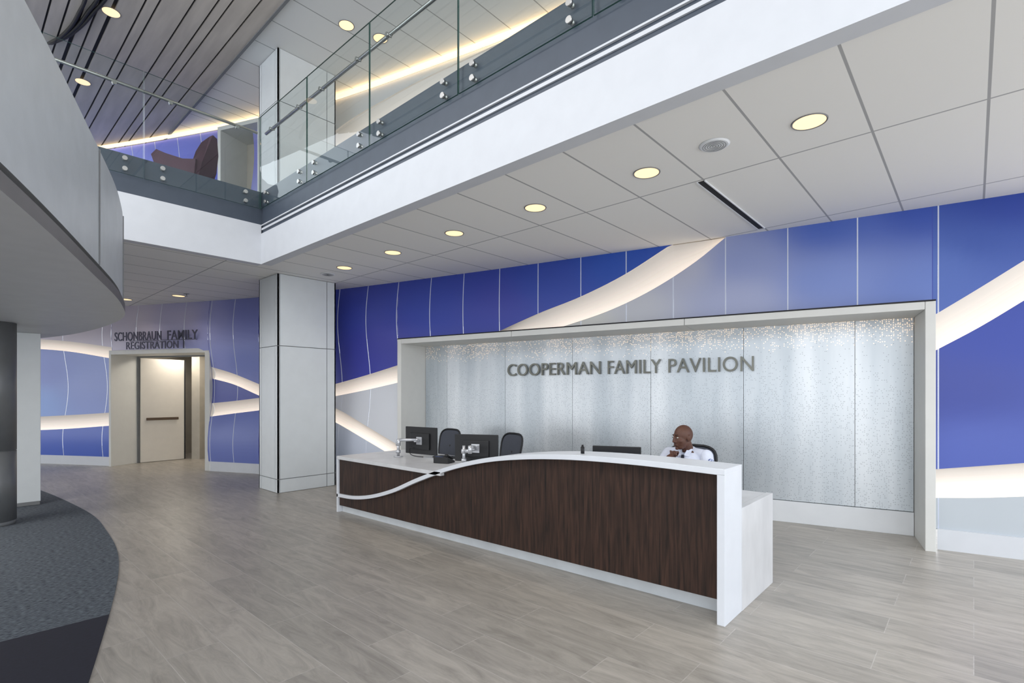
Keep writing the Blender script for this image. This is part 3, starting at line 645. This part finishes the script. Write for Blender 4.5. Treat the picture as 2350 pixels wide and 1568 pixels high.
# ------------------------------------------------------------------ monitors
TOP=.756
def monitor(loc,rot,wd,ht,zc,lab,bx=None):
    e=empty("monitor",loc,rot,lab,"monitor"); h=zc-TOP
    b=B(); b.box(-wd/2,wd/2,-.012,.012,h-ht/2,h+ht/2); b.box(-wd*.3,wd*.3,-.035,-.010,h-ht*.32,h+ht*.28); b.obj("housing",['black'],e,.006)
    b=B(); b.box(-wd/2+.015,wd/2-.015,.0121,.0135,h-ht/2+.02,h+ht/2-.015); b.obj("screen",['screen'],e)
    if bx is not None:
        b=B(); b.cyl((bx,-.15,0.0),(bx,-.15,.012),.06,n=24); b.cyl((bx,-.15,.012),(bx,-.15,.24),.018,n=16)
        b.cyl((bx,-.15,.05),(bx,-.15,.09),.03); b.cyl((bx,-.15,.15),(bx,-.15,.2),.032)
        ex=bx+.11; b.cap((bx,-.15,.175),(ex,-.24,.19),.022,.02); b.cyl((ex,-.24,.16),(ex,-.24,.25),.024); b.cap((ex,-.24,.235),(.02,-.10,h+.02),.02,.018); b.cyl((.0,-.12,h+.01),(0,-.036,h),.02)
        b.box(-.05,.05,-.042,-.035,h-.05,h+.05); b.obj("monitor_arm",['silverplastic'],e,0,"silver articulated arm")
        b=B(); b.tube(crom([(-.1,-.04,h-.1),(-.13,-.08,.12),(-.08,-.12,.05),(0,-.09,.02),(.06,-.02,.008)],8),.005); b.obj("cable",['black'],e)
    else:
        b=B(); b.box(-.03,.03,-.06,-.03,.01,h); b.cyl((0,-.03,0),(0,-.03,.012),.11,n=32); b.obj("stand",['black'],e)
    return e
monitor((-5.44,4.25,TOP),math.radians(6),.58,.36,.975,"black monitor on a silver arm, back turned to the lobby",-.28)
monitor((-4.36,4.22,TOP),math.radians(26),.54,.32,.955,"black monitor on a silver arm above the low worktop",-.10)
monitor((-2.60,4.42,TOP),math.radians(22),.47,.31,.925,"black monitor behind the raised counter")
def keyboard(loc,rot,lab):
    e=empty("keyboard",loc,rot,lab,"keyboard"); b=B(); b.box(-.22,.22,-.07,.07,0,.014); b.obj("case",['black'],e,.004)
    b=B()
    for i in range(14):
        for j in range(5): b.box(-.21+i*.03,-.184+i*.03,-.062+j*.025,-.041+j*.025,.0141,.020)
    b.obj("keys",['screen'],e)
keyboard((-5.12,4.46,TOP),math.radians(15),"black keyboard on the worktop beside the monitor")
e=empty("desk_phone",(-4.80,4.10,TOP),math.radians(200),"black desk telephone with handset on the worktop","telephone")
b=B(); b.hexa([(-.1,-.09,0),(.1,-.09,0),(.1,.09,0),(-.1,.09,0),(-.1,-.09,.02),(.1,-.09,.02),(.1,.09,.08),(-.1,.09,.08)]); b.obj("base",['black'],e,.006)
b=B(); b.cap((-.07,-.06,.055),(-.07,.07,.1),.014,.014); b.ell((-.07,-.06,.05),(.024,.024,.02)); b.ell((-.07,.07,.095),(.024,.024,.02)); b.obj("handset",['black'],e)
b=B(); b.hexa([(-.02,.03,.058),(.08,.03,.058),(.08,.075,.075),(-.02,.075,.075),(-.02,.03,.064),(.08,.03,.064),(.08,.075,.081),(-.02,.075,.081)]); b.obj("display",['patch'],e)
e=empty("bottle",(onz(1328,1042,1.08).x,3.70,wave(-2.45)+.022),0,"small black bottle standing on the raised counter","bottle")
b=B(); b.cyl((0,0,0),(0,0,.055),.016,n=20); b.cyl((0,0,.055),(0,0,.062),.016,.009,n=20); b.obj("body",['black'],e)
b=B(); b.cyl((0,0,.062),(0,0,.075),.009,n=14); b.obj("cap",['dark'],e)
# ------------------------------------------------------------------ office chair
def office_chair(loc,rot,lab):
    e=empty("office_chair",loc,rot,lab,"chair",)
    b=B()
    for i in range(5):
        t=2*math.pi*i/5+.3; q=Vector((math.cos(t)*.3,math.sin(t)*.3,.07)); b.cap((0,0,.11),q,.022,.014)
    b.obj("base",['black'],e)
    for i in range(5):
        t=2*math.pi*i/5+.3; x,y=math.cos(t)*.3,math.sin(t)*.3; b=B(); b.cyl((x-.022*math.sin(t),y+.022*math.cos(t),.03),(x+.022*math.sin(t),y-.022*math.cos(t),.03),.03,n=16); b.cyl((x,y,.03),(x,y,.07),.008); b.obj("caster",['black'],e)
    b=B(); b.cyl((0,0,.1),(0,0,.40),.026); b.box(-.1,.1,-.1,.14,.38,.40); b.obj("gas_post",['dark'],e)
    b=B(); b.box(-.25,.25,-.25,.22,.40,.46); b.obj("seat",['black'],e,.028,seg=4)
    fr=[]
    for i in range(28):
        t=2*math.pi*i/28; cx=math.copysign(abs(math.cos(t))**.55,math.cos(t)); cz=math.copysign(abs(math.sin(t))**.55,math.sin(t))
        x=cx*(.245+.02*cz); z=.80+cz*.24; fr.append((x,.27+.05*cz+.05*(1-(x/.265)**2)*.5,z))
    b=B(); b.tube(fr,.014,closed=True); b.tube([(0,.1,.40),(0,.27,.44),(0,.32,.6),(0,.31,.8)],.02); b.obj("back_frame",['black'],e)
    b=B(); b.v += [(x*.97,y,.8+(z-.8)*.97) for x,y,z in fr]+[(0,.30,.8)]
    for i in range(28): b.face((i,(i+1)%28,28),0,True)
    b.obj("mesh_back",['meshback'],e)
    for sx in (-1,1):
        b=B(); b.tube([(sx*.24,.05,.43),(sx*.30,.05,.44),(sx*.31,.05,.62)],.014); b.box(sx*.31-.035,sx*.31+.035,-.12,.12,.62,.65); b.obj("armrest",['black'],e,.008)
    return e
ch=office_chair((-6.12,5.03,0),math.radians(-4),"black office chair with a mesh back behind the desk"); ch["group"]="office chairs behind the desk"
def place_chair(loc,rot,lab=None):
    c=copy_tree(ch,loc,rot)
    if lab: c["label"]=lab
    return c
place_chair((-4.86,5.03,0),math.radians(-14))
MX,MY=-2.13,5.00
pc_=place_chair((MX-.08,MY+.10,-.0),math.radians(8),"black mesh-back office chair with the seated person")
# ------------------------------------------------------------------ person
def remesh(bld,name,matn,vox,parent,it=4,label=None):
    me=bld.mesh(name+"_src",[matn]); t=bpy.data.objects.new("tmpr",me); COL.objects.link(t)
    md=t.modifiers.new("r",'REMESH'); md.mode='VOXEL'; md.voxel_size=vox; md.use_smooth_shade=True
    s2=t.modifiers.new("s",'SMOOTH'); s2.iterations=it; s2.factor=.5
    dg=bpy.context.evaluated_depsgraph_get(); dg.update(); nm=bpy.data.meshes.new_from_object(t.evaluated_get(dg)); bpy.data.objects.remove(t)
    nm.materials.clear(); nm.materials.append(M[matn]); nm.name=name
    for p in nm.polygons: p.use_smooth=True; p.material_index=0
    o=bpy.data.objects.new(name,nm); COL.objects.link(o); o.parent=parent
    if label: o["label"]=label
    return o
pe_=empty("person",(MX,MY,0),0,"seated person in white uniform shirt, chin resting on one fist","person")
HC=Vector((-.01,-.10,1.165)); HR=Matrix.Rotation(math.radians(-28),3,'Z')@Matrix.Rotation(math.radians(6),3,'X')
def hp_(x,y,z): return HC+HR@Vector((x,y,z))
b=B()
b.ell(hp_(0,.014,.024),(.075,.098,.096),rot=HR,n=28,rings=18); b.ell(hp_(0,-.026,-.028),(.063,.072,.088),rot=HR,n=24,rings=16); b.ell(hp_(0,-.040,-.082),(.047,.046,.036),rot=HR)
b.cap(hp_(0,-.098,.012),hp_(0,-.110,-.028),.009,.013); b.ell(hp_(.014,-.102,-.033),(.010,.012,.009),rot=HR); b.ell(hp_(-.014,-.102,-.033),(.010,.012,.009),rot=HR)
b.cap(hp_(-.036,-.081,.030),hp_(-.012,-.090,.028),.008,.009); b.cap(hp_(.036,-.081,.030),hp_(.012,-.090,.028),.008,.009)
b.ell(hp_(0,-.074,-.066),(.032,.022,.022),rot=HR); b.cap(hp_(-.019,-.090,-.060),hp_(.019,-.090,-.060),.007,.007); b.cap(hp_(-.016,-.088,-.073),hp_(.016,-.088,-.073),.008,.008); b.ell(hp_(0,-.076,-.100),(.02,.018,.016),rot=HR)
b.ell(hp_(.038,-.054,-.026),(.026,.030,.026),rot=HR); b.ell(hp_(-.038,-.054,-.026),(.026,.030,.026),rot=HR)
for sx in (-1,1):
    b.ell(hp_(sx*.076,.012,-.006),(.009,.022,.033),rot=HR); b.ell(hp_(sx*.084,.020,.004),(.006,.018,.025),rot=HR)
b.cap(hp_(0,.025,-.06),(0,.01,1.01),.058,.064)
b.ell((0,0,.92),(.17,.105,.13)); b.ell((0,.02,.72),(.15,.11,.2)); b.ell((0,.03,.56),(.165,.125,.12))
SH={-1:(Vector((-.19,-.01,.985)),Vector((-.165,-.37,.812)),Vector((-.075,-.262,.975))),1:(Vector((.19,-.01,.985)),Vector((.285,-.17,.80)),Vector((.06,-.42,.80)))}
for sx,(sh,el,wr) in SH.items():
    b.cap(sh,el,.056,.043); b.cap(el,wr,.042,.027)
    hipp=Vector((sx*.09,.02,.55)); kn=Vector((sx*.13,-.43,.53)); an=Vector((sx*.12,-.38,.10)); b.cap(hipp,kn,.085,.058); b.cap(kn,an,.055,.038); b.cap(an,an+Vector((0,-.16,-.05)),.038,.03)
# fist under the chin, fingers folded, thumb alongside
wr=SH[-1][2]; chin=hp_(0,-.085,-.118); pc=chin+Vector((-.012,-.012,-.030)); b.cap(wr,pc+Vector((-.015,0,-.02)),.026,.030)
b.ell(pc+Vector((-.008,.004,-.008)),(.030,.030,.034))
for i in range(4):
    r0=pc+Vector((-.030+.019*i,-.022-.002*i,.020-.004*i)); ln=[.020,.024,.025,.022][i]
    k1=r0+Vector((.004,-.018,.004)); k2=k1+Vector((.004,-.004,-ln)); k3=k2+Vector((.002,.020,-.010))
    b.cap(r0,k1,.0095,.0092,n=10); b.cap(k1,k2,.0092,.0085,n=10); b.cap(k2,k3,.0085,.0075,n=10)
b.cap(pc+Vector((.020,.01,-.01)),pc+Vector((.042,-.012,.012)),.012,.010,n=10); b.cap(pc+Vector((.042,-.012,.012)),pc+Vector((.036,-.034,.022)),.010,.008,n=10)
wr=SH[1][2]; pc=wr+Vector((-.07,-.035,-.005)); b.cap(wr,pc,.026,.026); b.ell(pc,(.042,.038,.018))
for i in range(4):
    r0=pc+Vector((-.03,-.028+.019*i,0)); ln=[.03,.036,.034,.026][i]; k1=r0+Vector((-ln,-.006+.004*i,.006)); k2=k1+Vector((-ln*.8,0,-.010)); k3=k2+Vector((-ln*.5,0,-.012))
    b.cap(r0,k1,.0095,.009,n=10); b.cap(k1,k2,.009,.0085,n=10); b.cap(k2,k3,.0085,.0075,n=10)
b.cap(pc+Vector((.01,-.03,0)),pc+Vector((-.02,-.06,-.002)),.011,.010,n=10); b.cap(pc+Vector((-.02,-.06,-.002)),pc+Vector((-.05,-.068,-.008)),.010,.008,n=10)
remesh(b,"body",'skin',.0042,pe_,4,"dark skin, shaved head")
for sx in (-1,1):
    b=B(); b.ell(hp_(sx*.029,-.0835,.008),(.0120,.0110,.0065),rot=HR); b.obj("eye",['eye'],pe_)
    b=B(); b.ell(hp_(sx*.029-.003,-.0925,.008),(.0060,.0035,.0060),rot=HR); b.obj("iris",['iris'],pe_)
    b=B(); b.cap(hp_(sx*.040,-.087,.036),hp_(sx*.014,-.097,.035),.0025,.0035,n=8); b.obj("eyebrow",['iris'],pe_)
b=B()
b.ell((0,0,.90),(.19,.125,.14),n=24,rings=14); b.ell((0,.02,.74),(.172,.13,.21),n=24,rings=14); b.ell((0,.03,.56),(.178,.138,.10))
for sx,(sh,el,wr) in SH.items():
    b.cap((sx*.05,.008,1.02),sh,.042,.062); b.cap(sh,sh.lerp(el,.80),.066,.060); q=sh.lerp(el,.80); q2=sh.lerp(el,.90); b.cyl(q,q2,.062,.066,n=20)
b.cap((-.03,.010,1.015),(.03,.010,1.015),.060,.060)
remesh(b,"shirt",'shirt',.006,pe_,6,"white short-sleeved uniform shirt")
b=B()
for sx in (-1,1): b.hexa([(sx*.006,-.114,.988),(sx*.055,-.102,.975),(sx*.072,-.045,1.050),(sx*.030,-.080,1.050),(sx*.006,-.108,.988),(sx*.055,-.096,.975),(sx*.068,-.040,1.050),(sx*.028,-.074,1.050)])
b.obj("collar",['shirt'],pe_,.002)
b=B(); b.hexa([(-.02,-.134,.92),(.02,-.134,.92),(.013,-.114,.995),(-.013,-.114,.995),(-.02,-.140,.92),(.02,-.140,.92),(.013,-.120,.995),(-.013,-.120,.995)]); b.obj("tie",['trouser'],pe_)
sh,el,_=SH[1]; ax=(el-sh).normalized(); mid=sh.lerp(el,.42); out=(Vector((.75,-.62,.1))-ax*Vector((.75,-.62,.1)).dot(ax)).normalized()
q=mid+out*.062; b=B(); b.cyl(q,q+out*.004,.030,n=24); b.cyl(q+out*.004,q+out*.005,.022,n=24,m=1); b.cyl(q+out*.005,q+out*.006,.012,n=24); b.obj("sleeve_patch",['patch','shirt'],pe_,0,"round blue and white sleeve patch")
b=B(); q=Vector((.10,-.118,.94)); d=Vector((.25,-1,.1)).normalized(); b.cyl(q,q+d*.006,.02,n=6); b.obj("badge",['patch'],pe_)
b=B()
for sx in (-1,1):
    hipp=Vector((sx*.09,.02,.55)); kn=Vector((sx*.13,-.43,.53)); an=Vector((sx*.12,-.38,.12)); b.cap(hipp,kn,.095,.068); b.cap(kn,an,.065,.055)
b.ell((0,.03,.55),(.185,.145,.09))
remesh(b,"trousers",'trouser',.012,pe_,3)
for sx in (-1,1):
    b=B(); a=Vector((sx*.12,-.38,.06)); b.ell(a+Vector((0,-.06,-.005)),(.048,.13,.045)); b.box(a.x-.045,a.x+.045,a.y-.18,a.y+.06,.001,.02); b.obj("shoe",['black'],pe_,.006)
# ------------------------------------------------------------------ ceiling fittings
def downlight(loc,lab,r=.105,en=16):
    e=empty("downlight",loc,0,lab,"ceiling light","recessed downlights")
    b=B(); n=32
    for i in range(n):
        t0=2*math.pi*i/n; t1=2*math.pi*(i+1)/n
        def q(rr,t,z): return (rr*math.cos(t),rr*math.sin(t),z)
        b.quad(q(r*1.12,t0,-.001),q(r*1.12,t1,-.001),q(r*1.08,t1,-.008),q(r*1.08,t0,-.008),0,True); b.quad(q(r*1.08,t0,-.008),q(r*1.08,t1,-.008),q(r,t1,-.004),q(r,t0,-.004),0,True)
    b.obj("trim_ring",['joint'],e)
    b=B(); b.cyl((0,0,-.0045),(0,0,-.001),r,n=32); b.obj("lens",['lamp'],e,0,"warm glowing lens")
    ld=bpy.data.lights.new("downlight_lamp",'SPOT'); ld.energy=en; ld.color=(1,.88,.72); ld.spot_size=math.radians(125); ld.spot_blend=1.0; ld.shadow_soft_size=.08
    lo=bpy.data.objects.new("downlight_lamp",ld); COL.objects.link(lo); lo.parent=e; lo.location=(0,0,-.03)
    return e
d0=downlight((-.87,4.13,CEIL),"round recessed downlight with warm glow in the tile ceiling")
for i in range(1,6): copy_tree(d0,(-.87-1.26*i,4.13,CEIL),0)
for (u,v) in ((288,687),(410,679)): copy_tree(d0,onz(u,v,CEIL),0)
for (u,v) in ((795,58),(873,88)): copy_tree(d0,onz(u,v,7.15),0)
for (u,v) in ((255,28),(190,188)):
    c=copy_tree(d0,onz(u,v,7.12),0); c["label"]="round recessed downlight in the metal slat ceiling"
def speaker(loc,lab):
    e=empty("ceiling_speaker",loc,0,lab,"ceiling speaker"); b=B(); b.cyl((0,0,-.012),(0,0,-.001),.10,.115,n=36); b.obj("rim",['white'],e)
    b=B()
    for r in (.085,.068,.05,.032,.014): b.tube([(r*math.cos(2*math.pi*i/28),r*math.sin(2*math.pi*i/28),-.013) for i in range(28)],.002,closed=True,n=6)
    b.obj("grille",['joint'],e)
speaker((-1.50,4.02,CEIL),"round white ceiling speaker between downlights"); speaker((-7.75,4.17,CEIL),"round white ceiling speaker near the column")
b=B(); b.box(-1.875,-1.815,4.63,6.40,CEIL-.006,CEIL-.001); b.box(-1.885,-1.875,4.62,6.41,CEIL-.012,CEIL-.001,1); b.box(-1.815,-1.805,4.62,6.41,CEIL-.012,CEIL-.001,1)
o=b.obj("slot_diffuser",['slatgap','white']); tag(o,"narrow black linear air slot in the tile ceiling","air vent")
e=empty("sprinkler_head",onz(428,674,CEIL),0,"small sprinkler head under the tile ceiling","sprinkler"); b=B(); b.cyl((0,0,-.01),(0,0,-.001),.05,n=20); b.cyl((0,0,-.05),(0,0,-.01),.012); b.cyl((0,0,-.055),(0,0,-.05),.022); b.obj("fitting",['steel'],e)
# ------------------------------------------------------------------ lounge chairs on the mezzanine
def lounge(loc,rot,lab,tall=1.0,wf=1.0):
    e=empty("lounge_chair",loc,rot,lab,"armchair")   # faces -X locally
    b=B(); b.cyl((0,0,0),(0,0,.02),.24,n=32); b.cyl((0,0,.02),(0,0,.3),.03); b.obj("swivel_base",['steel'],e)
    b=B(); b.side([(-.34,.34,.9),(.22,.30,.9),(.26,.44,1),(-.36,.50,1)],-.25*wf,.25*wf); b.obj("seat",['burg'],e,.02,seg=2)
    t=tall
    b=B(); b.side([(.16,.30,.9),(.30,.34,.92),(.38,.62*t,1),(.44,.88*t,.75),(.47,1.12*t,.3),(.42,1.09*t,.35),(.33,.96*t,.7),(.27,.80*t,.9),(.22,.60*t,1),(.16,.44,.95)],-.25*wf,.25*wf); b.obj("backrest",['burg'],e,.008,seg=2)
    for sy in (-1,1):
        b=B(); ya,yb=sorted((sy*.24*wf,sy*.28*wf)); b.side([(-.28,.40,.95),(.26,.34,.95),(.30,.66,1.0),(.10,.66,1.02),(-.16,.74,1.03),(-.30,.80,1.03),(-.38,.72,1.02)],ya,yb); b.obj("arm",['burg'],e,.006)
    return e
x,y=w(-5.22,8.20); lounge((x,y,DK),math.radians(44),"plum high-back lounge chair behind the glass railing",1.0,.85)
x,y=w(-6.42,8.95); lounge((x,y,DK),math.radians(-132),"plum lounge chair turned away behind the glass railing",1.0,.85)
# ------------------------------------------------------------------ light
wd_=bpy.data.worlds.new("World"); scene.world=wd_; wd_.use_nodes=True
nt=wd_.node_tree; bg=nt.nodes["Background"]; tc=nt.nodes.new("ShaderNodeTexCoord"); sp=nt.nodes.new("ShaderNodeSeparateXYZ"); cr=nt.nodes.new("ShaderNodeValToRGB")
nt.links.new(tc.outputs["Generated"],sp.inputs[0]); nt.links.new(sp.outputs[2],cr.inputs[0]); nt.links.new(cr.outputs[0],bg.inputs[0])
cr.color_ramp.elements[0].position=0; cr.color_ramp.elements[0].color=(.87,.89,.92,1); cr.color_ramp.elements[1].position=.7; cr.color_ramp.elements[1].color=(.84,.91,1,1)
bg.inputs[1].default_value=2.75
def area(name,loc,rot,sx,sy,en,col):
    l=bpy.data.lights.new(name,'AREA'); l.shape='RECTANGLE'; l.size=sx; l.size_y=sy; l.energy=en; l.color=col
    o=bpy.data.objects.new(name,l); o.location=loc; o.rotation_euler=rot; COL.objects.link(o); return o
area("corridor_light",dl(.5,1.2,2.65),(0,0,0),.8,.3,18,(1,.92,.8))
area("corridor_light",dl(1.6,1.2,2.65),(0,0,0),.8,.3,12,(1,.92,.8))
area("atrium_fill",(-6.2,-2.0,7.0),(0,0,0),6,3,340,(.97,.98,1))  # added unseen overhead fill, brightens the floor and the left side
x,y=w(-7.0,4.0); area("under_balcony_fill",(x,y,2.44),(0,0,0),2,1,85,(1,.96,.9))  # added out-of-view fill lamp for the dark area under the balcony
# ------------------------------------------------------------------ camera
cam=bpy.data.cameras.new("Camera"); co=bpy.data.objects.new("Camera",cam); COL.objects.link(co); scene.camera=co
cam.sensor_fit='HORIZONTAL'; cam.sensor_width=36; cam.lens=F/2350*36; cam.shift_y=(HOR-784)/2350; cam.shift_x=0
co.location=(0,0,EYE); co.rotation_euler=(math.radians(90),0,math.asin(S)); cam.clip_start=.05
scene.view_settings.view_transform='Standard'; scene.view_settings.look='None'; scene.view_settings.exposure=0.0
